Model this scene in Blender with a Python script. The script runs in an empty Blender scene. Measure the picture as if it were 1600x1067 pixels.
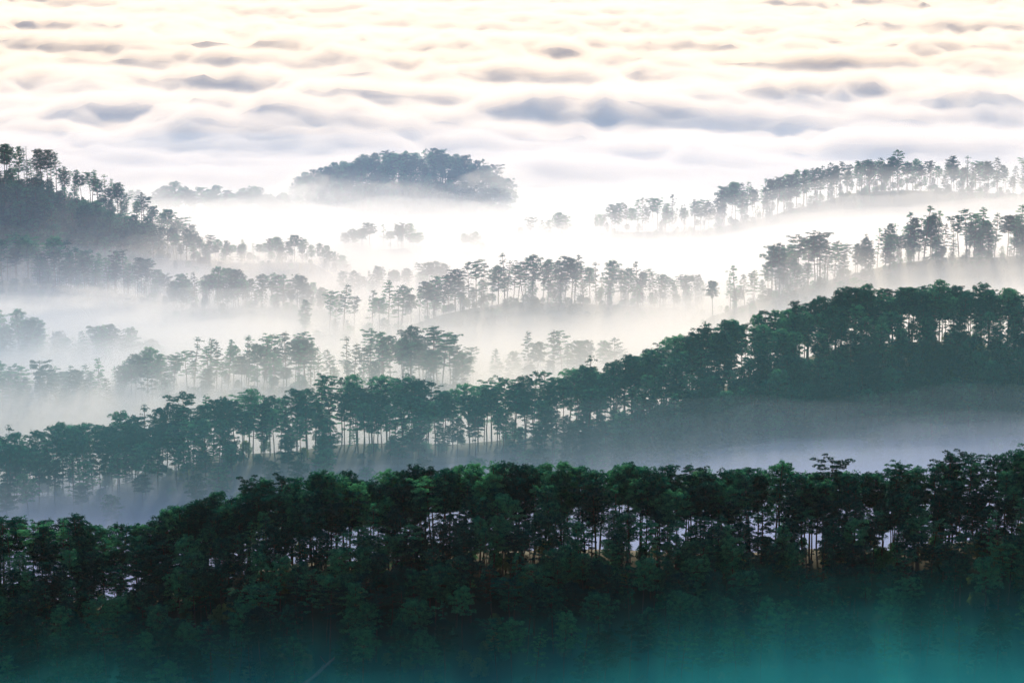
import bpy, math, random
import numpy as np
from mathutils import Vector

# ------------------------------------------------------------------ camera, sky, sun, exposure
S = bpy.context.scene
COL = S.collection
PITCH = math.atan((533.5 + 200.0) / 4000.0)
cam_d = bpy.data.cameras.new('camera')
cam = bpy.data.objects.new('camera', cam_d)
COL.objects.link(cam)
cam_d.sensor_width = 36.0
cam_d.lens = 36.0 * 4000.0 / 1600.0
cam_d.clip_start = 0.5
cam_d.clip_end = 90000.0
cam.location = (0, 0, 0)
cam.rotation_euler = (math.pi / 2 - PITCH, 0, 0)
S.camera = cam

SUN_EL, SUN_AZ = math.radians(20.0), math.radians(4.0)      # azimuth measured from +Y towards +X
world = bpy.data.worlds.new('World')
S.world = world
world.use_nodes = True
wn = world.node_tree
sky = wn.nodes.new('ShaderNodeTexSky')
sky.sky_type = 'NISHITA'
sky.sun_disc = False
sky.sun_elevation = SUN_EL
sky.sun_rotation = SUN_AZ
sky.altitude = 1500.0
sky.dust_density = 0.2
sky.ozone_density = 3.0
bg = wn.nodes['Background']
bg.inputs['Strength'].default_value = 0.13
wn.links.new(sky.outputs['Color'], bg.inputs['Color'])
sun_d = bpy.data.lights.new('sun', 'SUN')
sun_d.energy = 4.2
sun_d.angle = math.radians(0.5)
sun_d.color = (1.0, 0.80, 0.54)
sun = bpy.data.objects.new('sun', sun_d)
COL.objects.link(sun)
sd = Vector((math.sin(SUN_AZ) * math.cos(SUN_EL), math.cos(SUN_AZ) * math.cos(SUN_EL), math.sin(SUN_EL)))
sun.rotation_euler = sd.to_track_quat('Z', 'Y').to_euler()

S.view_settings.view_transform = 'Standard'
S.view_settings.look = 'None'
S.view_settings.gamma = 1.0
S.view_settings.use_curve_mapping = False
S.view_settings.exposure = 0.34
S.render.engine = 'CYCLES'
cy = S.cycles
cy.max_bounces = 10
cy.diffuse_bounces = 2
cy.glossy_bounces = 1
cy.transmission_bounces = 2
cy.volume_bounces = 8
cy.transparent_max_bounces = 64
cy.sample_clamp_indirect = 6.0
cy.use_adaptive_sampling = True
cy.adaptive_threshold = 0.012
cy.use_denoising = True

rng = np.random.default_rng(7)

# ------------------------------------------------------------------ pixels to places
F = 4000.0
cP, sP = math.cos(PITCH), math.sin(PITCH)
def at(px, py, d):
    """the point seen at pixel (px, py) at horizontal distance d (along +Y)"""
    a = (np.asarray(px, float) - 800.0) / F
    b = -(np.asarray(py, float) - 533.5) / F
    dy = cP + b * sP
    dz = -sP + b * cP
    k = np.asarray(d, float) / dy
    return a * k, np.asarray(d, float) + 0 * k, dz * k
def pix(x, y, z):
    depth = y * cP - z * sP
    up = y * sP + z * cP
    return 800.0 + F * x / depth, 533.5 - F * up / depth

# ------------------------------------------------------------------ noise
def lattice(ix, iy, seed):
    h = (ix.astype(np.int64) * 374761393 + iy.astype(np.int64) * 668265263 + seed * 2147483647) & 0xffffffff
    h = ((h ^ (h >> 13)) * 1274126177) & 0xffffffff
    h = h ^ (h >> 16)
    return (h & 0xffff) / 65535.0
def vnoise(x, y, seed=0):
    x = np.asarray(x, float); y = np.asarray(y, float)
    ix, iy = np.floor(x), np.floor(y)
    fx, fy = x - ix, y - iy
    fx = fx * fx * fx * (fx * (fx * 6 - 15) + 10); fy = fy * fy * fy * (fy * (fy * 6 - 15) + 10)
    a = lattice(ix, iy, seed); b = lattice(ix + 1, iy, seed)
    c = lattice(ix, iy + 1, seed); d = lattice(ix + 1, iy + 1, seed)
    return (a * (1 - fx) + b * fx) * (1 - fy) + (c * (1 - fx) + d * fx) * fy
def fbm(x, y, seed=0, octaves=4, gain=0.5):
    s, amp, tot = 0.0, 1.0, 0.0
    for o in range(octaves):
        s = s + amp * (vnoise(x * 2 ** o + 17.3 * o, y * 2 ** o - 9.1 * o, seed + o) * 2 - 1)
        tot += amp; amp *= gain
    return s / tot
def sstep(a, b, x):
    t = np.clip((x - a) / (b - a), 0, 1)
    return t * t * (3 - 2 * t)

# ------------------------------------------------------------------ ridges: (pixel x, tree-top y, ground y, distance)
RIDGES = {
 'near': dict(front=0.42, back=0.5, flat=9, pts=[(-300,900,1030,640),(-120,850,985,650),(0,818,950,660),(120,812,945,665),(200,820,948,668),(280,790,925,670),(400,757,895,672),(500,742,882,672),
        (620,740,880,672),(720,724,862,672),(800,724,862,672),(900,728,864,672),(1000,730,864,672),(1100,735,866,672),(1200,732,866,672),(1300,724,860,672),(1400,735,862,670),(1500,715,850,668),(1600,702,838,664),(1720,690,826,660),(1950,680,816,650)]),
 'second': dict(front=0.38, back=0.4, flat=12, pts=[(-350,700,810,985),(-100,684,790,990),(0,680,788,1000),(60,675,784,1000),(130,668,776,1005),(240,645,752,1010),(340,614,718,1015),(450,615,712,1020),(520,598,700,1025),(600,595,700,1030),(700,600,698,1035),
        (800,590,690,1040),(900,580,680,1045),(960,572,672,1050),(1040,538,640,1060),(1120,512,612,1070),(1200,485,582,1080),(1280,460,555,1090),(1340,443,538,1100),(1400,452,540,1100),(1440,442,535,1100),(1500,444,536,1100),(1600,458,545,1090),(1800,480,565,1080),(2100,560,650,1070)]),
 'third': dict(front=0.35, back=0.4, flat=8, pts=[(-200,590,655,1165),(0,575,650,1170),(100,570,648,1175),(200,555,632,1180),(290,532,616,1190),(340,533,612,1195),(400,538,612,1200),(470,522,608,1200),(540,540,612,1200),(600,522,612,1200),(690,518,612,1200),(716,540,615,1200),(760,600,660,1195)]),
 'third_right': dict(front=0.35, back=0.4, flat=8, pts=[(700,570,640,1230),(735,550,615,1230),(770,530,604,1235),(850,528,602,1240),(930,532,600,1245),(1000,540,600,1250),(1060,560,620,1250),(1150,600,660,1250)]),
 'third_left': dict(front=0.35, back=0.4, flat=10, pts=[(-200,480,560,1270),(0,492,570,1280),(40,492,572,1285),(100,518,585,1290),(200,512,582,1295),(250,545,600,1295),(330,600,640,1290)]),
 'middle': dict(front=0.40, back=0.35, flat=8, pts=[(440,490,535,1350),(470,476,528,1355),(520,462,528,1358),(560,455,528,1360),(600,450,525,1362),(650,448,508,1370),(690,438,496,1380),(740,424,486,1390),(790,406,478,1400),(850,408,475,1405),(900,408,474,1408),(960,412,476,1410),(1010,420,478,1410),(1060,430,480,1412),(1092,434,484,1412),(1150,470,520,1412)]),
 'middle_left': dict(front=0.35, back=0.35, flat=8, pts=[(200,450,500,1410),(270,432,485,1415),(350,420,480,1420),(420,432,482,1425),(480,432,484,1425),(515,450,490,1425),(600,480,530,1425)]),
 'middle_back': dict(front=0.35, back=0.35, flat=6, pts=[(490,450,490,1480),(535,425,468,1490),(600,412,460,1495),(680,412,458,1500),(720,422,462,1500),(790,450,490,1500)]),
 'right': dict(front=0.36, back=0.35, flat=8, pts=[(1040,480,540,1330),(1110,443,492,1340),(1160,420,476,1345),(1200,388,464,1350),(1240,380,456,1352),(1280,368,444,1355),(1340,368,430,1360),(1400,346,414,1365),(1440,332,408,1368),(1500,328,402,1370),(1600,322,400,1370),(1800,315,395,1365),(2100,320,400,1360)]),
 'far_right': dict(front=0.30, back=0.35, flat=10, pts=[(720,400,430,1690),(790,352,390,1700),(870,336,384,1702),(905,350,388,1704),(960,322,368,1706),(1040,318,366,1710),(1100,318,364,1712),(1150,290,354,1715),(1200,286,344,1718),(1260,266,326,1720),(1330,256,304,1722),(1400,246,298,1724),(1500,250,300,1724),(1600,250,302,1724),(1800,245,300,1720),(2100,250,310,1710)]),
 'far_hill': dict(front=0.36, back=0.4, flat=12, pts=[(380,352,400,1985),(440,325,370,1990),(470,275,322,1995),(520,260,306,2000),(560,242,288,2000),(600,236,282,2000),(680,238,284,2000),(720,241,288,2000),(760,258,306,2000),(788,272,330,2000),(812,345,385,2000)]),
 'far_hill_left': dict(front=0.36, back=0.4, flat=8, pts=[(180,310,360,1890),(230,296,345,1900),(270,288,342,1900),(330,294,345,1905),(400,296,348,1910),(440,300,352,1910),(480,340,380,1910)]),
 'low_knoll': dict(front=0.35, back=0.4, flat=6, pts=[(500,405,430,1640),(532,362,396,1640),(580,358,392,1640),(640,358,390,1640),(665,385,415,1640),(700,385,415,1640),(712,362,392,1640),(745,362,392,1640),(775,400,430,1640)]),
 'left_hill': dict(front=0.37, back=0.45, flat=6, pts=[(-500,100,165,1600),(-200,180,245,1600),(0,226,282,1600),(40,238,292,1600),(80,240,302,1600),(120,268,316,1600),(180,282,336,1600),(220,310,360,1600),(300,350,400,1600),(400,400,440,1600)]),
 'left_spur': dict(front=0.36, back=0.4, flat=6, pts=[(120,335,398,1545),(190,334,398,1548),(250,350,404,1550),(310,362,404,1552),(380,372,408,1554),(440,364,406,1556),(485,372,408,1556),(540,400,440,1556)]),
 'left_front': dict(front=0.36, back=0.4, flat=6, pts=[(-300,360,430,1440),(0,372,440,1440),(100,382,452,1440),(200,398,462,1440),(245,412,468,1440),(262,430,474,1440),(330,470,510,1440)]),
}
for r in RIDGES.values():
    p = np.array(r['pts'], float)
    x, y, z = at(p[:, 0], p[:, 2], p[:, 3])
    xt, yt, zt = at(p[:, 0], p[:, 1], p[:, 3])
    r['X'], r['Y'], r['Z'], r['H'] = x, y, z, zt - z
def ridge_z(r, X, Y):
    zc = np.interp(X, r['X'], r['Z'])
    zc = zc - 0.65 * np.maximum(0, r['X'][0] - X) - 0.65 * np.maximum(0, X - r['X'][-1])
    yc = np.interp(X, r['X'], r['Y'])
    dy = Y - yc
    w = r['flat']
    fall = np.sqrt(dy * dy + w * w) - w
    return zc - np.where(dy < 0, r['front'], r['back']) * fall
def terrain(X, Y):
    z = -335.0 + 6 * fbm(X / 300, Y / 300, 3)
    for r in RIDGES.values():
        q = ridge_z(r, X, Y)
        k = 5.0                                              # rounded meeting of slopes
        h = np.clip(0.5 + 0.5 * (q - z) / k, 0, 1)
        z = z * (1 - h) + q * h + k * h * (1 - h)
    amp = sstep(-330, -300, z)
    return z + amp * (0.9 * fbm(X / 26, Y / 26, 5, 3) + 2.0 * fbm(X / 90, Y / 90, 9, 2))

# ------------------------------------------------------------------ material helpers
def new_mat(name):
    m = bpy.data.materials.new(name); m.use_nodes = True
    nt = m.node_tree; nt.nodes.clear()
    return m, nt, nt.nodes.new('ShaderNodeOutputMaterial')
def ramp(nt, stops):
    n = nt.nodes.new('ShaderNodeValToRGB'); e = n.color_ramp.elements
    e[0].position, e[0].color = stops[0][0], (*stops[0][1], 1)
    e[1].position, e[1].color = stops[-1][0], (*stops[-1][1], 1)
    for p, c in stops[1:-1]:
        q = e.new(p); q.color = (*c, 1)
    return n
def foliage_mat(name, stops, trans=0.35):
    m, nt, out = new_mat(name)
    N, L = nt.nodes, nt.links
    oi = N.new('ShaderNodeObjectInfo'); geo = N.new('ShaderNodeNewGeometry'); tc = N.new('ShaderNodeTexCoord')
    noise = N.new('ShaderNodeTexNoise'); noise.inputs['Scale'].default_value = 0.55; noise.inputs['Detail'].default_value = 2
    L.new(tc.outputs['Object'], noise.inputs['Vector'])
    a = N.new('ShaderNodeMath'); a.operation = 'MULTIPLY_ADD'; a.inputs[1].default_value = 0.55; L.new(oi.outputs['Random'], a.inputs[0])
    b = N.new('ShaderNodeMath'); b.operation = 'MULTIPLY_ADD'; b.inputs[1].default_value = 0.25; L.new(geo.outputs['Random Per Island'], b.inputs[0])
    L.new(noise.outputs['Fac'], b.inputs[2]); L.new(b.outputs[0], a.inputs[2])
    sh = N.new('ShaderNodeMath'); sh.operation = 'SUBTRACT'; sh.inputs[1].default_value = 0.42; L.new(a.outputs[0], sh.inputs[0])
    cr = ramp(nt, stops); L.new(sh.outputs[0], cr.inputs[0])
    d = N.new('ShaderNodeBsdfDiffuse'); t = N.new('ShaderNodeBsdfTranslucent'); mx = N.new('ShaderNodeMixShader')
    mx.inputs[0].default_value = trans
    g = N.new('ShaderNodeBsdfGlossy'); g.inputs['Roughness'].default_value = 0.42; g.inputs['Color'].default_value = (0.25, 0.55, 0.45, 1)
    mg = N.new('ShaderNodeMixShader'); mg.inputs[0].default_value = 0.07
    br = N.new('ShaderNodeVectorMath'); br.operation = 'SCALE'; br.inputs['Scale'].default_value = 2.1
    L.new(cr.outputs[0], br.inputs[0]); L.new(cr.outputs[0], d.inputs[0]); L.new(br.outputs[0], t.inputs[0])
    L.new(d.outputs[0], mx.inputs[1]); L.new(t.outputs[0], mx.inputs[2])
    L.new(mx.outputs[0], mg.inputs[1]); L.new(g.outputs[0], mg.inputs[2])
    L.new(mg.outputs[0], out.inputs['Surface'])
    return m
def plain_mat(name, stops, scale, vec='Object', rough=0.9, stretch=(1, 1, 1)):
    m, nt, out = new_mat(name)
    N, L = nt.nodes, nt.links
    tc = N.new('ShaderNodeTexCoord'); mp = N.new('ShaderNodeMapping'); mp.inputs['Scale'].default_value = stretch
    noise = N.new('ShaderNodeTexNoise'); noise.inputs['Scale'].default_value = scale; noise.inputs['Detail'].default_value = 5
    L.new(tc.outputs[vec], mp.inputs[0]); L.new(mp.outputs[0], noise.inputs['Vector'])
    cr = ramp(nt, stops); L.new(noise.outputs['Fac'], cr.inputs[0])
    p = N.new('ShaderNodeBsdfPrincipled'); p.inputs['Roughness'].default_value = rough
    L.new(cr.outputs[0], p.inputs['Base Color']); L.new(p.outputs[0], out.inputs['Surface'])
    return m
def fog_mat(name, density, color=(1, 1, 1), g=0.5):
    m, nt, out = new_mat(name)
    p = nt.nodes.new('ShaderNodeVolumePrincipled')
    p.inputs['Density'].default_value = density
    p.inputs['Color'].default_value = (*color, 1)
    p.inputs['Anisotropy'].default_value = g
    nt.links.new(p.outputs[0], out.inputs['Volume'])
    return m
M_PINE = foliage_mat('pine_needles', [(0.2, (0.001, 0.022, 0.022)), (0.52, (0.004, 0.074, 0.056)), (0.85, (0.075, 0.30, 0.130))], 0.4)
M_BROAD = foliage_mat('broad_leaves', [(0.2, (0.050, 0.100, 0.040)), (0.5, (0.110, 0.170, 0.060)), (0.8, (0.200, 0.230, 0.085))], 0.4)
M_BARK = plain_mat('pine_bark', [(0.3, (0.045, 0.030, 0.022)), (0.7, (0.12, 0.075, 0.05))], 2.0, stretch=(3, 3, 0.5))
M_DEAD = plain_mat('bleached_wood', [(0.3, (0.12, 0.12, 0.11)), (0.7, (0.22, 0.21, 0.19))], 3.0)
M_STEEL = plain_mat('galvanised_steel', [(0.3, (0.25, 0.26, 0.27)), (0.7, (0.4, 0.41, 0.42))], 5.0, rough=0.5)
M_GROUND = plain_mat('forest_floor', [(0.30, (0.008, 0.028, 0.016)), (0.55, (0.014, 0.036, 0.018)), (0.72, (0.024, 0.040, 0.020)), (0.80, (0.22, 0.12, 0.05))], 0.05)

def mesh_from(name, V, Fc, mats, midx=None, smooth=False):
    """V (n,3) array, Fc (m,k) array of triangles or quads"""
    me = bpy.data.meshes.new(name)
    V = np.asarray(V, np.float32); Fc = np.asarray(Fc, np.int32)
    n, (m, k) = len(V), Fc.shape
    me.vertices.add(n); me.vertices.foreach_set('co', V.ravel())
    me.loops.add(m * k); me.loops.foreach_set('vertex_index', Fc.ravel())
    me.polygons.add(m)
    me.polygons.foreach_set('loop_start', np.arange(0, m * k, k, dtype=np.int32))
    me.polygons.foreach_set('loop_total', np.full(m, k, np.int32))
    for mt in mats: me.materials.append(mt)
    if midx is not None: me.polygons.foreach_set('material_index', np.asarray(midx, np.int32))
    if smooth: me.polygons.foreach_set('use_smooth', np.ones(m, bool))
    me.update(calc_edges=True)
    return me
def link(name, me, parent=None):
    o = bpy.data.objects.new(name, me); COL.objects.link(o)
    if parent: o.parent = parent
    return o

# ------------------------------------------------------------------ the ground
def grid_mesh(name, xs, ys, zf, mat):
    X, Y = np.meshgrid(xs, ys)
    Z = zf(X, Y)
    V = np.stack([X.ravel(), Y.ravel(), Z.ravel()], 1)
    nx, ny = len(xs), len(ys)
    i = np.arange(nx - 1)[None, :] + np.arange(ny - 1)[:, None] * nx
    Fc = np.stack([i, i + 1, i + 1 + nx, i + nx], -1).reshape(-1, 4)
    return mesh_from(name, V, Fc, [mat], smooth=True)
def grow(a, b, n):
    return list(a + (b - a) * (np.arange(1, n + 1) / n) ** 2.2)
xs = np.array([-v for v in grow(560, 40000, 16)][::-1] + list(np.arange(-560, 561, 6.0)) + grow(560, 40000, 16))
ys = np.array([-v for v in grow(0, 3000, 6)][::-1] + list(np.arange(0, 440, 20.0)) + list(np.arange(440, 2200, 6.0)) + grow(2200, 45000, 18))
g = link('ground', grid_mesh('ground', xs, ys, terrain, M_GROUND)); g['kind'] = 'structure'

# ------------------------------------------------------------------ trees
def tube(path, rad, sides):
    path = np.asarray(path, float); n = len(path)
    ang = np.linspace(0, 2 * math.pi, sides, endpoint=False)
    V = []
    for i in range(n):
        t = path[min(i + 1, n - 1)] - path[max(i - 1, 0)]
        t = t / (np.linalg.norm(t) + 1e-9)
        u = np.cross(t, [0.31, 0.95, 0.05] if abs(t[2]) > .7 else [0, 0, 1.0]); u /= np.linalg.norm(u)
        v = np.cross(t, u)
        V.append(path[i] + rad[i] * (np.cos(ang)[:, None] * u + np.sin(ang)[:, None] * v))
    V = np.concatenate(V)
    Fc = []
    for i in range(n - 1):
        for k in range(sides):
            a, b = i * sides + k, i * sides + (k + 1) % sides
            Fc += [(a, b, b + sides), (a, b + sides, a + sides)]
    return V, np.array(Fc)
def gather(parts):
    off, Vs, Fs = 0, [], []
    for V, Fc in parts:
        Vs.append(V); Fs.append(Fc + off); off += len(V)
    return np.concatenate(Vs), np.concatenate(Fs)
def tufts(r, P, up, size, width, blades=3):
    """needle bunches: `blades` narrow triangles fanning out of each point of P"""
    n = len(P)
    d = r.normal(size=(n, blades, 3)); d /= np.linalg.norm(d, axis=2, keepdims=True)
    d = d + up; d /= np.linalg.norm(d, axis=2, keepdims=True)
    s = r.normal(size=(n, blades, 3)); s = np.cross(s, d); s /= np.linalg.norm(s, axis=2, keepdims=True) + 1e-9
    ln = size * r.uniform(0.7, 1.3, (n, blades, 1))
    base = P[:, None, :] - d * ln * 0.35
    a = base; b = base + d * ln * 0.8 + s * width; c = base + d * ln - s * width
    V = np.stack([a, b, c], 2).reshape(-1, 3)
    return V, np.arange(len(V)).reshape(-1, 3)
def build_tree(seed, H=25, base=0.5, R=4.2, nb=34, prof='dome', pads=3, per=42, flat=0.36, lean=0.5, size=0.44, width=0.085, stem_r=0.30, gap=0.0, fork=False):
    r = np.random.default_rng(seed)
    k = 9
    tz = np.linspace(0, 1, k)
    bend = r.normal(size=2) * lean
    wob = np.cumsum(r.normal(size=(k, 2)) * 0.10, 0)
    path = np.stack([bend[0] * tz ** 1.6 + wob[:, 0], bend[1] * tz ** 1.6 + wob[:, 1], tz * H * 0.97], 1)
    path[0, :2] = 0; path[0, 2] = -1.2
    wood = [tube(path, stem_r * (1 - 0.80 * tz) + 0.02, 6)]
    P = []
    golden = 2.399963
    for i in range(nb):
        f = (i + r.uniform(0, 1)) / nb
        t = base + (1 - base) * f
        if r.random() < gap: continue
        if prof == 'dome': w = math.sqrt(max(0.03, 1 - (max(0, f - 0.25) / 0.78) ** 2)) * (0.62 + 0.38 * min(1, f / 0.3))
        elif prof == 'cone': w = 0.18 + 0.82 * (1 - f) ** 0.75
        elif prof == 'flat': w = 0.35 + 0.65 * min(1, f / 0.75) if f < 0.93 else 0.7
        else: w = r.uniform(0.35, 1.0) * (1 - 0.5 * f)
        L = R * w * r.uniform(0.72, 1.12)
        az = i * golden + r.uniform(-0.5, 0.5)
        el = (-0.05 + 0.55 * f if prof != 'flat' else 0.35 - 0.2 * f) + r.uniform(-0.12, 0.12)
        o = np.array([np.interp(t, tz, path[:, 0]), np.interp(t, tz, path[:, 1]), np.interp(t, tz, path[:, 2])])
        if prof == 'flat': o[2] -= (1 - f) * 1.0
        dirh = np.array([math.cos(az), math.sin(az), 0])
        e = o + dirh * L * math.cos(el) + np.array([0, 0, L * math.sin(el)])
        m = (o + e) / 2 + np.array([0, 0, -0.10 * L])
        wood.append(tube([o, m, e], [0.085 * (1.3 - f), 0.055, 0.02], 3))
        for q in range(pads):
            s = 1.0 - 0.30 * q + r.uniform(-0.08, 0.08)
            if q and L < 1.4: break
            c = o + (e - o) * max(s, 0.2) + r.normal(size=3) * [0.45, 0.45, 0.16]
            rad = (0.62 + 0.17 * L) * r.uniform(0.75, 1.15) * (1 - 0.12 * q)
            n = int(1.3 * per * (rad / 1.2) ** 2)
            g_ = r.normal(size=(n, 3)); g_ /= np.linalg.norm(g_, axis=1, keepdims=True)
            g_ *= r.uniform(0.35, 1.0, (n, 1)) ** 0.5
            g_[:, 2] = np.abs(g_[:, 2]) * 1.0 - 0.35 * r.random(n)
            P.append(c + g_ * [rad, rad, rad * flat * 1.5])
    top = path[-1]
    n = int(per * 1.3)
    g_ = r.normal(size=(n, 3)) * [0.6, 0.6, 0.5]
    P.append(top + g_ + [0, 0, 0.1])
    P = np.concatenate(P)
    crown = tufts(r, P, np.array([0, 0, 0.55]), size, width, 4)
    return gather(wood), crown
def build_bush(seed, H=8.0, R=3.2, n=1100, trunk=True):
    r = np.random.default_rng(seed)
    wood = [tube([(0, 0, -1), (0.1, 0, H * 0.35), (0.2, 0.1, H * 0.6)], [0.16, 0.12, 0.06], 5)]
    P = []
    nl = 13
    for i in range(nl):
        a, f = i * 2.4, (i + .5) / nl
        rr = R * math.sqrt(max(0, 1 - (f * 1.0) ** 2)) * r.uniform(0.5, 0.85)
        c = np.array([math.cos(a) * rr, math.sin(a) * rr, H * (0.30 + 0.58 * f)])
        wood.append(tube([(0.1, 0, H * 0.30), c * [0.6, 0.6, 0.85], c], [0.08, 0.05, 0.02], 3))
        k = n // nl
        g_ = r.normal(size=(k, 3)); g_ /= np.linalg.norm(g_, axis=1, keepdims=True)
        g_ *= r.uniform(0.5, 1.0, (k, 1)) * r.uniform(0.85, 1.15)
        P.append(c + g_ * [R * 0.52, R * 0.52, R * 0.40])
    P = np.concatenate(P)
    return gather(wood), tufts(r, P, np.array([0, 0, 0.3]), 0.5, 0.17)

VAR = {}
def variant(key, wc, crown_mat):
    (Vw, Fw), (Vc, Fc) = wc
    trunk = mesh_from(key + '_trunk', Vw, Fw, [M_BARK], smooth=True)
    crown = mesh_from(key + '_crown', Vc, Fc, [crown_mat])
    both = mesh_from(key + '_tree', np.concatenate([Vw, Vc]), np.concatenate([Fw, Fc + len(Vw)]), [M_BARK, crown_mat], np.r_[np.zeros(len(Fw)), np.ones(len(Fc))])
    VAR[key] = dict(trunk=trunk, crown=crown, both=both, top=float(Vc[:, 2].max()), wide=float(np.percentile(np.abs(Vc[:, :2]), 97)))
for i in range(4): variant(f'round{i}', build_tree(100 + i, base=[0.56, 0.50, 0.62, 0.58][i], R=[5.3, 4.9, 5.6, 4.8][i], nb=40, prof='dome', per=36, flat=0.52), M_PINE)
for i in range(3): variant(f'layered{i}', build_tree(200 + i, base=[0.38, 0.44, 0.50][i], R=[4.8, 4.2, 5.2][i], nb=[30, 28, 26][i], prof='cone' if i < 2 else 'dome', pads=2, per=36, flat=0.22, lean=0.9), M_PINE)
for i in range(2): variant(f'flat{i}', build_tree(300 + i, base=[0.66, 0.62][i], R=[5.6, 5.0][i], nb=[24, 26][i], prof='flat', pads=3, per=34, flat=0.22, lean=1.1), M_PINE)
for i in range(2): variant(f'sparse{i}', build_tree(400 + i, base=[0.40, 0.30][i], R=[4.0, 3.5][i], nb=[22, 25][i], prof='rand', pads=2, per=32, flat=0.26, lean=1.0), M_PINE)
for i in range(2): variant(f'dense{i}', build_tree(500 + i, base=[0.32, 0.40][i], R=[4.6, 5.2][i], nb=46, prof='dome', per=36, flat=0.55), M_PINE)
for i in range(3): variant(f'bush{i}', build_bush(600 + i, H=[8, 7, 9.5][i], R=[3.4, 3.8, 3.0][i]), M_BROAD if i == 2 else M_PINE)

WORDS = {'round': 'round-topped', 'layered': 'layered', 'flat': 'flat-topped', 'sparse': 'sparse', 'dense': 'dense bushy'}
TREES = []      # dicts: x y z h key rot ridge row
def add_tree(x, y, h, key, ridge, row, sx=1.0, z=None):
    z = float(terrain(np.array([x]), np.array([y]))[0]) if z is None else z
    TREES.append(dict(x=float(x), y=float(y), z=z, h=float(h), key=key, rot=float(rng.uniform(0, 6.283)), ridge=ridge, row=row, sx=float(sx), tx=float(rng.normal() * .03), ty=float(rng.normal() * .03)))
def pick(weights):
    kinds = list(weights); w = np.array([weights[k] for k in kinds], float); w /= w.sum()
    k = kinds[rng.choice(len(kinds), p=w)]
    n = len([q for q in VAR if q.startswith(k)])
    return f'{k}{rng.integers(n)}'
# rows: (offset from the crest in metres, spacing in metres, height factor, probability)
def plant(name, rows, weights, x0=None, x1=None, hvar=0.2, jit=2.2, gaps=(), under=0.4, wide=1.0):
    r = RIDGES[name]
    for row, (off, step, hf, prob) in enumerate(rows):
        X = r['X'][0] if x0 is None else at(x0, 600, np.mean(r['Y']))[0]
        Xe = r['X'][-1] if x1 is None else at(x1, 600, np.mean(r['Y']))[0]
        X = float(X); Xe = float(Xe)
        lim = 0.2 * np.mean(r['Y']) + 45
        X = max(X, -lim); Xe = min(Xe, lim)
        while X < Xe:
            X += 0.68 * step * rng.uniform(0.6, 1.4)
            if rng.random() > prob: continue
            y = float(np.interp(X, r['X'], r['Y'])) + off + rng.normal() * jit
            px, _ = pix(X, y, -230.0)
            if any(a < px < b for a, b in gaps): continue
            h = float(np.interp(X, r['X'], r['H'])) * hf * (1 + hvar * (rng.random() - 0.55) * 2)
            if h < 6: continue
            key = pick(weights)
            if key.startswith(('flat', 'sparse')): h *= 1.04
            add_tree(X, y, h, key, name, row if off <= 2 else -1, sx=wide * rng.uniform(0.85, 1.15))
            if rng.random() < under:                           # a younger tree between the trunks
                add_tree(X + rng.uniform(-3, 3), y + rng.uniform(-2, 3), h * rng.uniform(.38, .68), pick(dict(dense=3, round=1, layered=1)), name, -2, sx=rng.uniform(.9, 1.2))
P_DENSE = dict(round=7, dense=2, layered=2, flat=.8, sparse=.7)
P_OPEN = dict(round=2, dense=.6, layered=3, flat=2, sparse=2)
plant('near', [(0, 5.0, 1.0, 1), (8, 6.5, 0.98, .8), (-6, 5.5, 0.93, .9), (-12, 5.8, 0.86, .9), (-19, 6.2, 0.82, .9), (-27, 6.5, 0.80, .9), (-36, 7, 0.8, .9), (-46, 7.5, 0.8, .9), (-58, 8, .8, .9)], dict(round=9, dense=1.5, layered=2, flat=.7, sparse=.8), under=.15, wide=.92, hvar=.08)
plant('second', [(0, 5.6, 1.0, .95), (-9, 6.5, 0.93, .9), (-19, 9, .85, .7)], P_DENSE, x1=900, under=.16, wide=.92, hvar=.11)
plant('second', [(0, 6.0, 1.0, 1), (8, 7, 0.97, .8), (-8, 6.5, 0.95, .9), (-17, 7, 0.9, .8)], P_DENSE, x0=900, under=.2, wide=.92, hvar=.10)
plant('second', [(-28, 7.5, .9, .9), (-40, 7.5, .9, .9), (-52, 8, .88, .9), (-65, 9, .85, .9), (-80, 9, .85, .9), (-96, 10, .85, .9), (-112, 10, .85, .9), (-128, 10, .85, .9)], dict(dense=4, round=5, layered=1), x0=820, under=.2, wide=.9)
plant('second', [(-30, 12, .75, .6), (-45, 14, .7, .6)], P_DENSE, x1=900, under=.1)
plant('third', [(0, 7.2, 1.0, .9), (7, 8, .95, .7), (-9, 9, .8, .6)], P_OPEN, x1=722)
plant('third_right', [(0, 8, 1.0, .85), (7, 10, .9, .6), (-8, 12, .55, .6)], P_OPEN, x0=762, x1=1050)
plant('third_left', [(0, 7, 1.0, .95), (9, 8, .9, .8), (-10, 8, .8, .8)], P_DENSE)
plant('middle', [(0, 6.5, 1.0, .92), (7, 8, .97, .7), (-6, 9, .6, .5)], P_OPEN, x0=660, x1=1095)
plant('middle', [(0, 9, 1.0, .8), (6, 12, .9, .5)], P_OPEN, x0=450, x1=652, gaps=[(556, 575)])
plant('middle_left', [(0, 6.5, 1.0, .9), (8, 8, .95, .7), (-8, 8, .75, .8)], P_DENSE, x0=265, x1=520)
plant('middle_back', [(0, 6.5, 1.0, .9), (7, 9, .9, .6)], P_DENSE, x0=530, x1=722)
plant('right', [(0, 7, .96, .9), (8, 8, .92, .8), (-7, 9, .75, .6)], dict(round=3, dense=2, layered=3, sparse=1.5, flat=1), x0=1190, gaps=[(1478, 1484)])
plant('right', [(0, 9, .9, .7)], P_OPEN, x0=1100, x1=1190)
plant('far_right', [(0, 6.5, 1.0, .95), (8, 8, .95, .7)], dict(round=3, dense=1, layered=3, sparse=1, flat=1), x0=918)
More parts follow.
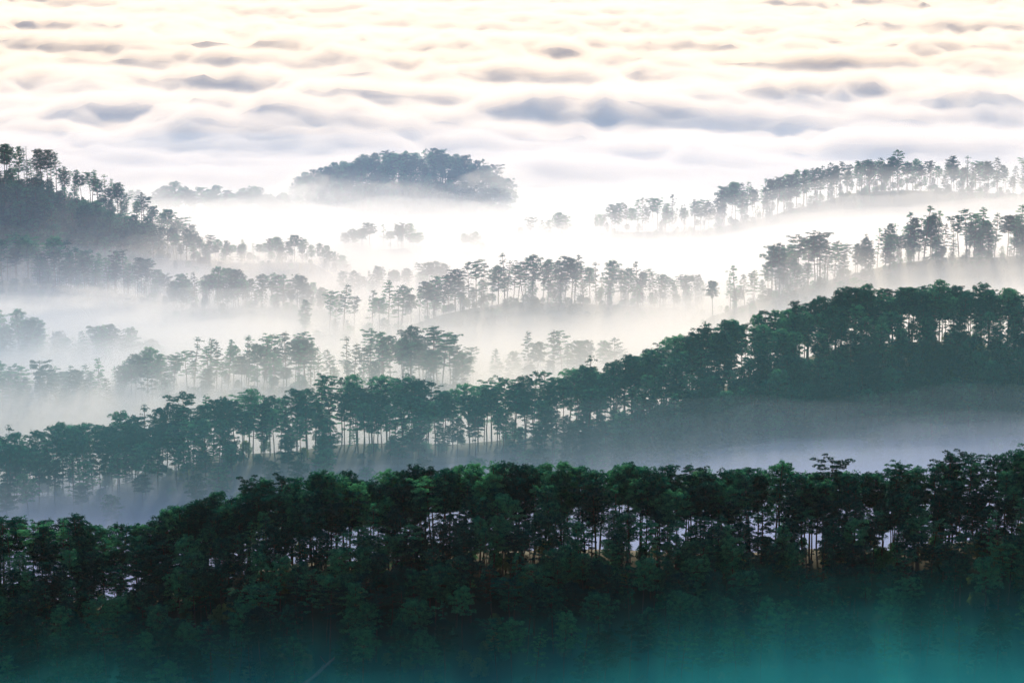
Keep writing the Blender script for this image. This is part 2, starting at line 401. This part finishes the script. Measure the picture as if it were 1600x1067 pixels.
plant('far_right', [(0, 7, 1.0, .9)], P_DENSE, x0=780, x1=905)
plant('far_hill', [(12, 7, 1, .9), (0, 6.5, 1.0, 1), (-10, 7, .97, .9), (-21, 7, .95, .9), (-33, 7.5, .92, .9), (-46, 8, .92, .9), (-60, 9, .9, .9)], P_DENSE)
plant('far_hill_left', [(0, 7, 1.0, 1), (9, 8, .95, .8), (-10, 8, .9, .8)], P_DENSE)
plant('left_hill', [(0, 6.5, 1.0, .85), (9, 7.5, .95, .6)], P_OPEN, x1=300, gaps=[(34, 46)])
plant('left_hill', [(-18, 6.5, .6, .95), (-28, 6.5, .85, .95), (-40, 7, .95, .95), (-53, 7, .95, .95), (-66, 7.5, .95, .95), (-80, 8, .95, .95), (-96, 8, .95, .95), (-112, 8, .9, .95), (-128, 8, .9, .95)], dict(dense=4, round=4, layered=2), x1=250)
plant('low_knoll', [(0, 7, 1.15, .95), (7, 9, 1.05, .6)], P_DENSE, x0=530, x1=645, under=.3, wide=1.2)
plant('low_knoll', [(0, 7, 1.0, .9)], P_DENSE, x0=708, x1=748, under=0, wide=1.2)
plant('left_spur', [(0, 6.5, 1.0, .95), (8, 7.5, .95, .8), (-8, 8, .8, .8)], P_DENSE)
plant('left_front', [(0, 7, 1.0, .9), (8, 8, .95, .9), (-9, 8, .9, .9)], P_OPEN, x1=275)
for nm, a_, b_ in (('third', -100, 722), ('third_right', 730, 1080), ('third_left', -100, 260), ('middle', 450, 1100), ('middle_left', 265, 520), ('right', 1100, 1700), ('left_spur', 120, 500), ('left_front', -100, 275), ('far_right', 900, 1700), ('far_hill_left', 220, 450)):
    plant(nm, [(-13, 10, .42, .8), (-20, 11, .42, .8), (-29, 12, .5, .8)], dict(dense=3, round=3, layered=2), x0=a_, x1=b_, under=0, jit=4, wide=1.25)
# single pines that stand out against the mist: (pixel x, top y, ground y, ridge, kind, width factor)
for px, ty, gy, ridge, key, sx in [
    (740, 541, 604, 'third_right', 'flat0', .8), (690, 516, 606, 'third', 'flat1', 1.1), (716, 540, 606, 'third', 'layered2', .9),
    (475, 517, 605, 'third', 'layered2', 1.1), (412, 522, 606, 'third', 'sparse0', 1.0), (303, 525, 606, 'third', 'sparse1', 1.1), (600, 515, 606, 'third', 'layered1', 1.0), (628, 527, 606, 'third', 'flat0', 1.0),
    (920, 553, 672, 'second', 'sparse1', 1.1), (553, 462, 524, 'middle', 'flat1', .8), (582, 452, 520, 'middle', 'sparse0', 1.0), (628, 446, 512, 'middle', 'flat0', .8),
    (678, 436, 500, 'middle', 'layered2', 1.2), (712, 433, 494, 'middle', 'layered0', 1.0), (997, 407, 478, 'middle', 'sparse0', .9), (1085, 428, 484, 'middle', 'flat1', .7), (1070, 428, 484, 'middle', 'sparse1', 1.0),
    (1150, 412, 474, 'right', 'sparse0', 1.1), (1176, 424, 474, 'right', 'flat1', .6), (1217, 376, 466, 'right', 'layered0', 1.1), (1281, 361, 446, 'right', 'flat0', 1.1), (1114, 437, 484, 'right', 'round3', 1.0),
    (1050, 303, 364, 'far_right', 'sparse0', .8), (1070, 318, 364, 'far_right', 'sparse1', .9), (1157, 283, 352, 'far_right', 'layered1', 1.1), (1127, 298, 356, 'far_right', 'sparse1', 1.2), (1403, 233, 298, 'far_right', 'layered2', 1.0), (1300, 253, 310, 'far_right', 'layered2', .7),
    (8, 226, 284, 'left_hill', 'layered2', 1.1), (122, 798, 945, 'near', 'layered0', 1.0), (512, 738, 880, 'near', 'layered2', 1.1), (775, 714, 862, 'near', 'sparse1', 1.2), (1397, 716, 860, 'near', 'flat1', .7), (1300, 712, 860, 'near', 'flat0', .9),
]:
    r = RIDGES[ridge]
    d = float(np.interp(px, [p[0] for p in r['pts']], [p[3] for p in r['pts']]))
    x, y, z = (float(v) for v in at(px, gy, d)); zt = float(at(px, ty, d)[2])
    zg = float(terrain(np.array([x]), np.array([y]))[0])
    add_tree(x, y, zt - zg, key, ridge, 0, sx=sx, z=zg); TREES[-1]['solo'] = True

# which 300 show largest: height in pixels, lowered for trees behind others and outside the frame
for t in TREES:
    px, py = pix(t['x'], t['y'], t['z'] + t['h']); _, pb = pix(t['x'], t['y'], t['z'])
    t['px'], t['py'], t['pb'] = float(px), float(py), float(pb)
    inside = 0 < px < 1600 and py < 1060
    t['score'] = (pb - py) * (1.0 if inside else 0.0) * (1.0 if t['row'] >= 0 else 0.55) + (60 if t.get('solo') else 0)
order = sorted(range(len(TREES)), key=lambda i: -TREES[i]['score'])
single = set(order[:300])

RIDGE_WORDS = {'near': 'nearest dark ridge', 'second': 'second ridge', 'third': 'misty third ridge', 'third_right': 'misty low ridge', 'third_left': 'left back ridge', 'middle': 'middle ridge',
  'middle_left': 'left middle ridge', 'middle_back': 'rear middle ridge', 'right': 'right-hand ridge', 'far_right': 'far right ridge', 'far_hill': 'far round hill', 'far_hill_left': 'far left knoll',
  'low_knoll': 'drowned low knoll', 'left_hill': 'left hill', 'left_spur': 'left spur', 'left_front': 'left front slope'}
ZONES = ['beside the left edge', 'far left', 'left', 'just left of centre', 'just right of centre', 'right', 'far right', 'beside the right edge']
ORD = ['', 'leftmost', 'second', 'third', 'fourth', 'fifth', 'sixth', 'seventh', 'eighth', 'ninth', 'tenth', 'eleventh', 'twelfth']
def tree_words(t):
    kind = WORDS[t['key'].rstrip('0123456789')]
    hp = t['pb'] - t['py']
    size = 'tall ' if hp > 1.05 * t['med'] else ('short ' if hp < 0.93 * t['med'] else '')
    wide = 'broad ' if t['sx'] > 1.07 else ('slim ' if t['sx'] < 0.93 else '')
    row = {0: 'on crest', -1: 'just behind crest', -2: 'low between trunks', 1: 'behind crest', 2: 'just below crest', 3: 'high on slope', 4: 'midway down slope', 5: 'low on slope'}.get(t['row'], 'near slope foot')
    return size + wide + kind, f"{row} of {RIDGE_WORDS[t['ridge']]}, {ZONES[int(min(7, max(0, t['px'] / 200)))]}"
by_ridge = {}
for t in TREES: by_ridge.setdefault(t['ridge'], []).append(t['pb'] - t['py'])
for t in TREES: t['med'] = float(np.median(by_ridge[t['ridge']]))
shared = {}
for i in order[:300]: shared.setdefault(tree_words(TREES[i]), []).append(i)
for (look, place), ids in shared.items():
    ids.sort(key=lambda i: TREES[i]['px'])
    for q, i in enumerate(ids):
        if len(ids) == 1: n = ''
        elif q == 0: n = 'leftmost '
        elif q == len(ids) - 1: n = 'rightmost '
        elif q == 1 and len(ids) == 3: n = 'middle '
        else: n = ORD[q + 1] + ' '
        TREES[i]['label'] = n + look + ' pine ' + place
for i in order[:300]:
    t = TREES[i]; v = VAR[t['key']]
    root = bpy.data.objects.new('pine_tree', None); COL.objects.link(root)
    root.location = (t['x'], t['y'], t['z'] - 0.3); root.rotation_euler = (t['tx'], t['ty'], t['rot'])
    k = t['h'] / v['top']; root.scale = (k * t['sx'], k * t['sx'], k)
    lb = t['label']
    root['label'] = lb; root['category'] = 'pine tree'; root['group'] = 'pines on the ' + RIDGE_WORDS[t['ridge']]
    link('trunk', v['trunk'], root); link('crown', v['crown'], root)

# ------------------------------------------------------------------ the rest of the forest and the undergrowth: one object each
def scatter(name, items, keys, kind='stuff'):
    """items: (x, y, z, rot, scale_xy, scale_z, key) -> one object whose geometry nodes put a tree on every point"""
    me = bpy.data.meshes.new(name)
    me.vertices.add(len(items))
    me.vertices.foreach_set('co', np.array([q[:3] for q in items], np.float32).ravel())
    def attr(n, t, vals):
        a = me.attributes.new(n, t, 'POINT'); a.data.foreach_set('vector' if t == 'FLOAT_VECTOR' else 'value', np.asarray(vals).ravel())
    attr('rot', 'FLOAT_VECTOR', np.array([(*(q[7:9] or (0, 0)), q[3]) for q in items], np.float32))
    attr('scl', 'FLOAT_VECTOR', np.array([(q[4], q[4], q[5]) for q in items], np.float32))
    attr('idx', 'INT', np.array([keys.index(q[6]) for q in items], np.int32))
    o = link(name, me); o['kind'] = kind
    ng = bpy.data.node_groups.new(name + '_nodes', 'GeometryNodeTree')
    ng.interface.new_socket('Geometry', in_out='INPUT', socket_type='NodeSocketGeometry')
    ng.interface.new_socket('Geometry', in_out='OUTPUT', socket_type='NodeSocketGeometry')
    N, L = ng.nodes, ng.links
    gi, go = N.new('NodeGroupInput'), N.new('NodeGroupOutput')
    join = N.new('GeometryNodeJoinGeometry')
    for k in reversed(keys):
        src = bpy.data.objects.new(k + '_source', VAR[k]['both'])
        oi = N.new('GeometryNodeObjectInfo'); oi.inputs['Object'].default_value = src; oi.inputs['As Instance'].default_value = True
        L.new(oi.outputs['Geometry'], join.inputs[0])
    iop = N.new('GeometryNodeInstanceOnPoints'); iop.inputs['Pick Instance'].default_value = True
    def named(n, t):
        a = N.new('GeometryNodeInputNamedAttribute'); a.data_type = t; a.inputs['Name'].default_value = n; return a.outputs['Attribute']
    m2p = N.new('GeometryNodeMeshToPoints')
    L.new(gi.outputs[0], m2p.inputs['Mesh']); L.new(m2p.outputs[0], iop.inputs['Points'])
    L.new(join.outputs[0], iop.inputs['Instance']); L.new(named('idx', 'INT'), iop.inputs['Instance Index'])
    L.new(named('rot', 'FLOAT_VECTOR'), iop.inputs['Rotation']); L.new(named('scl', 'FLOAT_VECTOR'), iop.inputs['Scale'])
    L.new(iop.outputs[0], go.inputs[0])
    md = o.modifiers.new('plant', 'NODES'); md.node_group = ng
    return o
rest = []
for i, t in enumerate(TREES):
    if i in single: continue
    v = VAR[t['key']]; k = t['h'] / v['top']
    rest.append((t['x'], t['y'], t['z'] - 0.3, t['rot'], k * t['sx'], k, t['key'], t['tx'], t['ty']))
keys = sorted(q for q in VAR if not q.startswith('bush'))
f = scatter('pine_forest', rest, keys)
f['label'] = 'dense pine forest filling the slopes and fading ridges behind the single trees'
bushes = []
def bush_band(name, o0, o1, n, s0, s1, x0=-100, x1=1700):
    r = RIDGES[name]
    d = float(np.mean(r['Y']))
    X = rng.uniform(float(at(x0, 600, d)[0]), float(at(x1, 600, d)[0]), n)
    X = X[(X > r['X'][0]) & (X < r['X'][-1])]
    Y = np.interp(X, r['X'], r['Y']) + rng.uniform(o0, o1, len(X))
    Z = terrain(X, Y)
    for x, y, z in zip(X, Y, Z):
        s = rng.uniform(s0, s1)
        bushes.append((x, y, z - 0.4, rng.uniform(0, 6.28), s, s * rng.uniform(.8, 1.1), f'bush{rng.integers(3)}'))
bush_band('near', -75, 8, 700, .3, .75)
bush_band('second', -70, 8, 420, .4, .9)
bush_band('second', -100, -20, 160, .8, 1.4, x0=1000)
for nm in ('third', 'third_right', 'third_left', 'middle', 'middle_left', 'right', 'far_right', 'left_front'):
    bush_band(nm, -14, 8, 90, .3, .75)
bush_band('left_hill', -60, 2, 320, .4, .9)
u = scatter('undergrowth', bushes, ['bush0', 'bush1', 'bush2'])

def broad_variant(i):
    r = np.random.default_rng(700 + i)
    H, Rr = [11, 12.5, 10][i], [5.2, 4.8, 5.8][i]
    wood = [tube([(0, 0, -1.5), (.15, .1, H * .25), (.3, 0, H * .5)], [.32, .26, .16], 7)]; P = []
    for k in range(22):
        a, f = k * 2.4, (k + .5) / 22
        rr = Rr * math.sqrt(max(0, 1 - (1.05 * f - .1) ** 2)) * r.uniform(.55, .9)
        c = np.array([math.cos(a) * rr, math.sin(a) * rr, H * (.34 + .54 * f)])
        wood.append(tube([(.2, 0, H * .32), c * [.5, .5, .8], c], [.12, .07, .03], 4))
        g_ = r.normal(size=(110, 3)); g_ /= np.linalg.norm(g_, axis=1, keepdims=True); g_ *= r.uniform(.45, 1, (110, 1))
        P.append(c + g_ * [1.7, 1.7, 1.3] * r.uniform(.8, 1.2))
    variant(f'broad{i}', (gather(wood), tufts(r, np.concatenate(P), np.array([0, 0, .3]), .5, .17)), M_BROAD)
for i in range(3): broad_variant(i)
for px, ridge, off, h_, lab in [
    (1205, 'second', -24, 11, 'pale round broadleaf tree high on the left shoulder of the second ridge'), (1232, 'second', -34, 12, 'pale broadleaf tree, upper of a pair left of the second ridge trunk gap'),
    (1262, 'second', -46, 11, 'pale broadleaf tree, lower of a pair left of the second ridge trunk gap'), (1398, 'second', -20, 12, 'large olive broadleaf crown right below the bare pine trunks of the second ridge'),
    (1430, 'second', -28, 13, 'broadest sunlit olive crown in the middle of the second ridge slope'), (1462, 'second', -24, 10, 'small olive broadleaf tree beside the broadest sunlit crown on the second ridge'),
    (1490, 'second', -42, 12, 'olive broadleaf tree stepping down right from the broadest crown on the second ridge'), (1530, 'second', -50, 12, 'yellowish broadleaf tree second from the right edge on the second ridge slope'),
    (1572, 'second', -54, 13, 'yellowish broadleaf tree nearest the right edge on the second ridge slope'), (1108, 'second', -30, 10, 'small pale broadleaf tree low beneath the left shoulder of the second ridge'),
    (1542, 'near', -14, 9, 'sunlit broadleaf tree on the nearest ridge, left of three by the right edge'), (1568, 'near', -20, 10, 'sunlit broadleaf tree on the nearest ridge, middle of three by the right edge'),
    (1592, 'near', -16, 10, 'sunlit broadleaf tree on the nearest ridge, cut by the right edge'), (1150, 'near', -13, 8, 'dim round broadleaf crown under the widest trunk gap of the nearest ridge'),
    (1215, 'near', -16, 9, 'round broadleaf crown right of the widest trunk gap of the nearest ridge'), (350, 'near', -26, 8, 'dim round broadleaf crown low between pine trunks on the nearest ridge, left part')]:
    r = RIDGES[ridge]
    d = float(np.interp(px, [p[0] for p in r['pts']], [p[3] for p in r['pts']])) + off
    x = (px - 800) / F * d * 1.03; z = float(terrain(np.array([x]), np.array([d]))[0])
    v = VAR[f'broad{rng.integers(3)}']; k = h_ / v['top']
    root = bpy.data.objects.new('broadleaf_tree', None); COL.objects.link(root)
    root.location = (x, d, z - .3); root.rotation_euler = (0, 0, float(rng.uniform(0, 6.28))); root.scale = (k, k, k)
    root['label'] = lab; root['category'] = 'broadleaf tree'; root['group'] = 'broadleaf trees among the pines'
    link('trunk', v['trunk'], root); link('crown', v['crown'], root)
# a pale dead trunk leaning out of the mist at the foot of the nearest slope
x, y, z = (float(v) for v in at(455, 1085, 612)); x2, y2, z2 = (float(v) for v in at(525, 1025, 616))
root = bpy.data.objects.new('dead_tree', None); COL.objects.link(root); root.location = (x, y, z)
root['label'] = 'bleached dead tree leaning out of the teal-tinted mist at the bottom, left of centre'; root['category'] = 'dead tree'
e = np.array([x2 - x, y2 - y, z2 - z])
V, Fc = tube([e * -.5, e * .1, e * .55 + [0, 0, -.3], e * 1.0], [.75, .65, .5, .25], 8); link('trunk', mesh_from('dead_trunk', V, Fc, [M_DEAD], smooth=True), root)
for a_, dv, rr in ((.55, (2.0, 0, 2.6), .22), (.8, (-1.8, .5, 2.0), .16), (.95, (1.8, -.4, .8), .14)):
    b0 = e * a_; V, Fc = tube([b0, b0 + np.array(dv) * .6 + [0, 0, -.2], b0 + np.array(dv)], [rr, rr * .7, rr * .3], 5); link('branch', mesh_from('dead_branch', V, Fc, [M_DEAD]), root)

# ------------------------------------------------------------------ two thin masts on the left hill
for px, ty in ((38.5, 232), (42.5, 229)):
    x, y, z = (float(v) for v in at(px, 292, 1596)); zt = float(at(px, ty, 1596)[2])
    root = bpy.data.objects.new('antenna_mast', None); COL.objects.link(root)
    zg = float(terrain(np.array([x]), np.array([y]))[0]); root.location = (x, y, zg)
    h = zt - zg
    V, Fc = gather([tube([(a, b, -1), (a * .4, b * .4, h)], [.09, .06], 5) for a, b in ((.4, 0), (-.2, .35), (-.2, -.35))]
                   + [tube([(.4 * (1 - .6 * q / 12), 0, h * q / 12), (-.2 * (1 - .6 * q / 12), .35 * (1 - .6 * q / 12), h * (q + .5) / 12), (-.2, -.35, h * (q + .9) / 12)], [.04] * 3, 3) for q in range(12)])
    link('pole', mesh_from('mast_pole', V, Fc, [M_STEEL]), root)
    for k in (0.99, 0.93):
        V, Fc = tube([(-1.2, 0, h * k), (1.2, 0, h * k)], [.07, .07], 4)
        link('crossarm', mesh_from('mast_crossarm', V, Fc, [M_STEEL]), root)
    root['label'] = ('taller' if ty == 229 else 'shorter') + ' of two thin steel masts above the pines on the left hill'
    root['category'] = 'mast'; root['group'] = 'masts on the left hill'

# ------------------------------------------------------------------ mist and the sea of clouds
def fog_level(X, Y):
    """height of the top of the dense mist"""
    px = 800 + F * X / (Y * 1.02)
    base = np.full_like(X, -247.0)
    near = np.interp(px, [-400, 0, 500, 900, 1200, 1700], [-245, -242, -238, -231, -222, -218])
    w = 1 - sstep(985, 1060, Y)
    base = base * (1 - w) + near * w
    w2 = sstep(1040, 1150, Y)
    base = base + w2 * np.interp(px, [0, 500, 900, 1100, 1300, 1700], [10, 8, 9, 15, 31, 40]) * (1 - sstep(1450, 1650, Y))
    w3 = sstep(1450, 1600, Y) * (1 - sstep(1740, 1840, Y))
    base = base + w3 * np.interp(px, [0, 400, 700, 1100, 1300, 1700], [15, 12, 7, 8, 20, 27])
    far = sstep(1740, 1900, Y)
    base = base * (1 - far) + (-266.0 + 4 * sstep(2000, 2400, Y)) * far
    return base
def billow(X, Y, seed=40):
    a = sstep(2050, 2700, Y)
    wx = X + 60 * fbm(X / 300, Y / 300, seed + 9, 3); wy = Y + 60 * fbm(X / 300 + 50, Y / 300, seed + 19, 3)
    big = 1 - np.abs(fbm(wx / 420 + .25 * wy / 300, wy / 300, seed, 2)) * 2.4
    small = 1 - np.abs(fbm(wx / 150 + .2 * wy / 120, wy / 130, seed + 3, 4, .55)) * 2.6
    patch = sstep(-0.25, 0.35, fbm(X / 900, Y / 500, seed + 30, 2))
    fine = fbm(wx / 44, wy / 55, seed + 6, 4, .6)
    tiny = 1 - np.abs(fbm(wx / 75 + .3 * wy / 60, wy / 66, seed + 13, 3, .6)) * 2.4
    return a * (9 * big + 19 * small * (0.45 + 0.55 * patch) + 11 * tiny + 6 * fine - 17)
ROLLS = [(420, 232, 2700, 190, 90, 34), (560, 212, 2950, 200, 90, 30), (150, 215, 2850, 180, 80, 22), (900, 222, 2850, 190, 80, 30), (1150, 205, 3000, 170, 80, 18), (1290, 190, 3100, 200, 80, 24), (1510, 208, 2950, 120, 80, 22), (860, 292, 2330, 60, 50, 7)]
def rolls(X, Y):
    z = np.zeros_like(X)
    for px, py, d, rx, ry, h in ROLLS:
        x, y, _ = at(px, py, d)
        u = (X - x) / rx + 0.35 * fbm(X / 110, Y / 110, 77, 3); v = (Y - y - 0.12 * (X - x)) / ry + 0.35 * fbm(X / 90, Y / 90, 78, 3)
        z = z + 0.95 * h * np.exp(-(u * u + v * v) * 1.4)
    return z
def fog_body(name, xs, ys, top, bottom, mat):
    X, Y = np.meshgrid(xs, ys); Zt = top(X, Y); Zt = np.maximum(Zt, bottom + 2)
    nx, ny = len(xs), len(ys); n = nx * ny
    V = np.concatenate([np.stack([X.ravel(), Y.ravel(), Zt.ravel()], 1), np.stack([X.ravel(), Y.ravel(), np.full(n, bottom)], 1)])
    i = (np.arange(nx - 1)[None, :] + np.arange(ny - 1)[:, None] * nx).reshape(-1)
    Fs = [np.stack([i, i + 1, i + 1 + nx, i + nx], 1), np.stack([i, i + nx, i + 1 + nx, i + 1], 1) + n]
    e = np.arange(nx - 1); Fs.append(np.stack([e, e + n, e + 1 + n, e + 1], 1))
    e = e + (ny - 1) * nx; Fs.append(np.stack([e, e + 1, e + 1 + n, e + n], 1))
    e = np.arange(ny - 1) * nx; Fs.append(np.stack([e, e + nx, e + nx + n, e + n], 1))
    e = e + nx - 1; Fs.append(np.stack([e, e + n, e + nx + n, e + nx], 1))
    o = link(name, mesh_from(name, V, np.concatenate(Fs), [mat])); o['kind'] = 'stuff'
    return o
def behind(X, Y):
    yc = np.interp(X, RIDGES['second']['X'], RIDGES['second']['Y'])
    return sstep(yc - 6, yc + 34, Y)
fx = np.array([-v for v in grow(1160, 9000, 10)][::-1] + list(np.arange(-1160, 1161, 10.0)) + grow(1160, 9000, 10))
fy = np.array(list(np.arange(700, 2060, 12.0)) + list(np.arange(2060, 3600, 10.0)) + list(np.arange(3600, 6300, 14.0)) + grow(6600, 12000, 30))
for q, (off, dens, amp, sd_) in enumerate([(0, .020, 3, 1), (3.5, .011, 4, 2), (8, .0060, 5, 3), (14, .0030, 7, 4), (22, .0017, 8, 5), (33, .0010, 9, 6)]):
    def top(X, Y, off=off, amp=amp, sd_=sd_):
        a = amp * (fbm(X / 120 + 7 * sd_, Y / 150, 20 + sd_, 4) + 0.5 * fbm(X / 30, Y / 36, 60 + sd_, 3))
        return fog_level(X, Y) + off * (1 - 0.72 * sstep(1850, 2150, Y)) + a * (1 + 1.0 * sstep(1600, 1900, Y) * (1 - sstep(2050, 2300, Y)) * (off > 0)) + billow(X, Y) + rolls(X, Y)
    fog_body('mist', np.arange(-700, 701, 13.0) + 3.1 * q, np.append(fy[(fy > 975) & (fy < 2080)], 2082.0 + q), lambda X, Y: top(X, Y) - 110 * (1 - behind(X, Y)), -420.0 - 5 * q, fog_mat(f'mist_{q}', dens, (0.985, 0.98, 0.985), 0.5))
    fog_body('cloud_mist', fx + 3.1 * q, np.append(fy[fy > 2070], 12100.0 + q), top, -423.0 - 5 * q, fog_mat(f'cloud_mist_{q}', dens * 0.8, (1.0, 0.945, 0.885), 0.30))  # warm scattered sunlight is tinted into the cloud mist colour
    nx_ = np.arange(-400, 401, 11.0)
    fog_body('valley_mist', nx_ + 3.1 * q, np.arange(700, 1141, 10.0), lambda X, Y: top(X, Y) - 0.4 * off - 110 * behind(X, Y), -425.0 - 5 * q, fog_mat(f'valley_mist_{q}', dens, (0.52, 0.61, 0.86), 0.42))  # shade of the second ridge put into a darker, bluer mist colour
# the solid heart of the cloud sea
cx = np.array([-v for v in grow(1400, 40000, 20)][::-1] + list(np.arange(-1400, 1401, 16.0)) + grow(1400, 40000, 20))
cyy = np.array(list(np.arange(2150, 6600, 16.0)) + grow(6000, 60000, 40))
M_CLOUD = plain_mat('cloud_warm_tint', [(0.3, (0.93, 0.87, 0.82)), (0.7, (0.95, 0.89, 0.84))], 0.01, rough=1.0)  # warm tint of the sunlight painted into the cloud colour
c = link('sea_of_clouds', grid_mesh('sea_of_clouds', cx, cyy, lambda X, Y: fog_level(X, Y) - 14 + billow(X, Y) + rolls(X, Y) - 60 * (1 - sstep(2150, 2400, Y)), M_CLOUD))
c['kind'] = 'structure'

hx = np.array([-v for v in grow(600, 2500, 5)][::-1] + list(np.arange(-600, 601, 40.0)) + grow(600, 2500, 5))
thin_top = lambda X, Y: -165 + 18 * fbm(X / 260, Y / 260, 55, 3)
fog_body('thin_mist', hx, np.append(np.arange(1088, 2300, 40.0), 2300), thin_top, -450.0, fog_mat('mist_thin', 0.00060, (0.42, 0.64, 1.0), 0.4))
fog_body('thin_mist', hx + 3, np.append(np.arange(745, 1080, 30.0), 1087), thin_top, -452.0, fog_mat('mist_thin_near', 0.00075, (0.20, 0.52, 0.68), 0.4))
bx_ = np.arange(-420, 60, 24.0)
for q, dn in enumerate((.0010, .0010)):
    fog_body('blue_shade_mist', bx_ + 5 * q, np.append(np.arange(1092 + 6 * q, 1560, 24.0), 1570), lambda X, Y, q=q: -206 - 12 * q - 55 * sstep(-260, 20, X) - 22 * sstep(1430, 1560, Y) + 7 * fbm(X / 90, Y / 110, 310 + q, 4), -460.0 - 3 * q, fog_mat(f'blue_shade_mist_{q}', dn, (0.42, 0.62, 1.0), 0.4))  # added mist body; the hill's blue shade is put into its colour
def wisp(px, py, d, rx, ry, rz, dens, seed):
    x, y, z = (float(v) for v in at(px, py, d)); r = np.random.default_rng(seed)
    nu, nv = 48, 24
    u = np.linspace(0, 2 * math.pi, nu, endpoint=False); v = np.linspace(0.02, math.pi - 0.02, nv)
    U, W = np.meshgrid(u, v)
    D = np.stack([np.cos(U) * np.sin(W), np.sin(U) * np.sin(W), np.cos(W)], -1)
    f = 1.0
    for o in range(5):
        for _ in range(3):
            k = r.normal(size=3) * 1.6 * 1.7 ** o
            f = f + 0.22 / 1.45 ** o * np.sin(D @ k + r.uniform(0, 6.28))
    f = np.clip(f, 0.25, 2.2)
    P = D * f[..., None] * [rx, ry, rz] + [0, 0, 0]
    P[..., 0] += 0.5 * P[..., 2]
    V = P.reshape(-1, 3)
    i = np.arange(nv - 1)[:, None] * nu; k = np.arange(nu)[None, :]
    a, b = i + k, i + (k + 1) % nu
    Fq = np.stack([a, a + nu, b + nu, b], -1).reshape(-1, 4)
    Ft = [(0, k, k + 1) for k in range(1, nu - 1)]; o_ = (nv - 1) * nu; Fb = [(o_, o_ + k + 1, o_ + k) for k in range(1, nu - 1)]
    Fq = np.concatenate([Fq[:, [0, 1, 2]], Fq[:, [0, 2, 3]], Ft, Fb])
    o = link('mist_wisp', mesh_from('mist_wisp', V, Fq, [fog_mat('wisp_mist', dens, (1.0, 0.985, 0.96), 0.5)])); o.location = (x, y, z); o['kind'] = 'stuff'
for q, w in enumerate([(470, 300, 1955, 14, 12, 15, .012), (520, 325, 1945, 22, 14, 12, .014), (590, 318, 1940, 12, 10, 16, .012), (640, 322, 1940, 20, 12, 12, .012), (700, 318, 1940, 13, 10, 13, .010), (735, 290, 1950, 16, 12, 12, .012), (778, 292, 1960, 26, 16, 10, .007),
          (840, 300, 1965, 40, 18, 7, .006), (230, 318, 1850, 16, 12, 16, .010), (320, 335, 1850, 30, 16, 13, .012), (390, 325, 1860, 12, 12, 16, .010), (440, 330, 1880, 20, 14, 12, .012), (160, 460, 1330, 26, 14, 6, .012), (70, 478, 1300, 30, 14, 5, .012),
          (250, 485, 1330, 30, 14, 7, .012), (1230, 425, 1335, 12, 8, 9, .010), (380, 405, 1500, 26, 12, 5, .012), (860, 360, 1690, 24, 12, 5, .012)]):
    wisp(*w, 900 + q)

# mist before the nearest ridge; its shade and teal grade tinted into the albedo
def near_top(X, Y, off=0, amp=4):
    z = terrain(X, Y)
    yc = np.interp(X, RIDGES['near']['X'], RIDGES['near']['Y'])
    px = 800 + F * X / 640
    lvl = np.interp(px, [-300, 0, 600, 1000, 1300, 1700], [-205, -204, -200, -195, -191, -188])
    return lvl + off + amp * fbm(X / 30, Y / 40, 91, 4)
nfx = np.arange(-170, 171, 6.0); nfy = np.arange(520, 645, 6.0)
for q, (off, dens) in enumerate([(0, .030), (6, .010), (12, .0048), (19, .0014)]):
    fog_body('teal_shade_mist', nfx + q, nfy - 2 * q, lambda X, Y, off=off: near_top(X, Y, off), -330.0 - 3 * q, fog_mat(f'teal_shade_mist_{q}', dens, (0.05, 0.60, 0.63), 0.2))

# thin air over everything
V = np.array([(a, b, c_) for a in (-14000, 14000) for b in (-3500, 14500) for c_ in (-430, 60)], float)
Fh = np.array([(0, 1, 3, 2), (4, 6, 7, 5), (0, 4, 5, 1), (2, 3, 7, 6), (0, 2, 6, 4), (1, 5, 7, 3)])
h = link('haze', mesh_from('haze', V, Fh, [fog_mat('haze_air', 0.00001, (0.9, 0.95, 1.0), 0.4)])); h['kind'] = 'stuff'
print('trees', len(TREES), 'rest', len(rest), 'bushes', len(bushes))
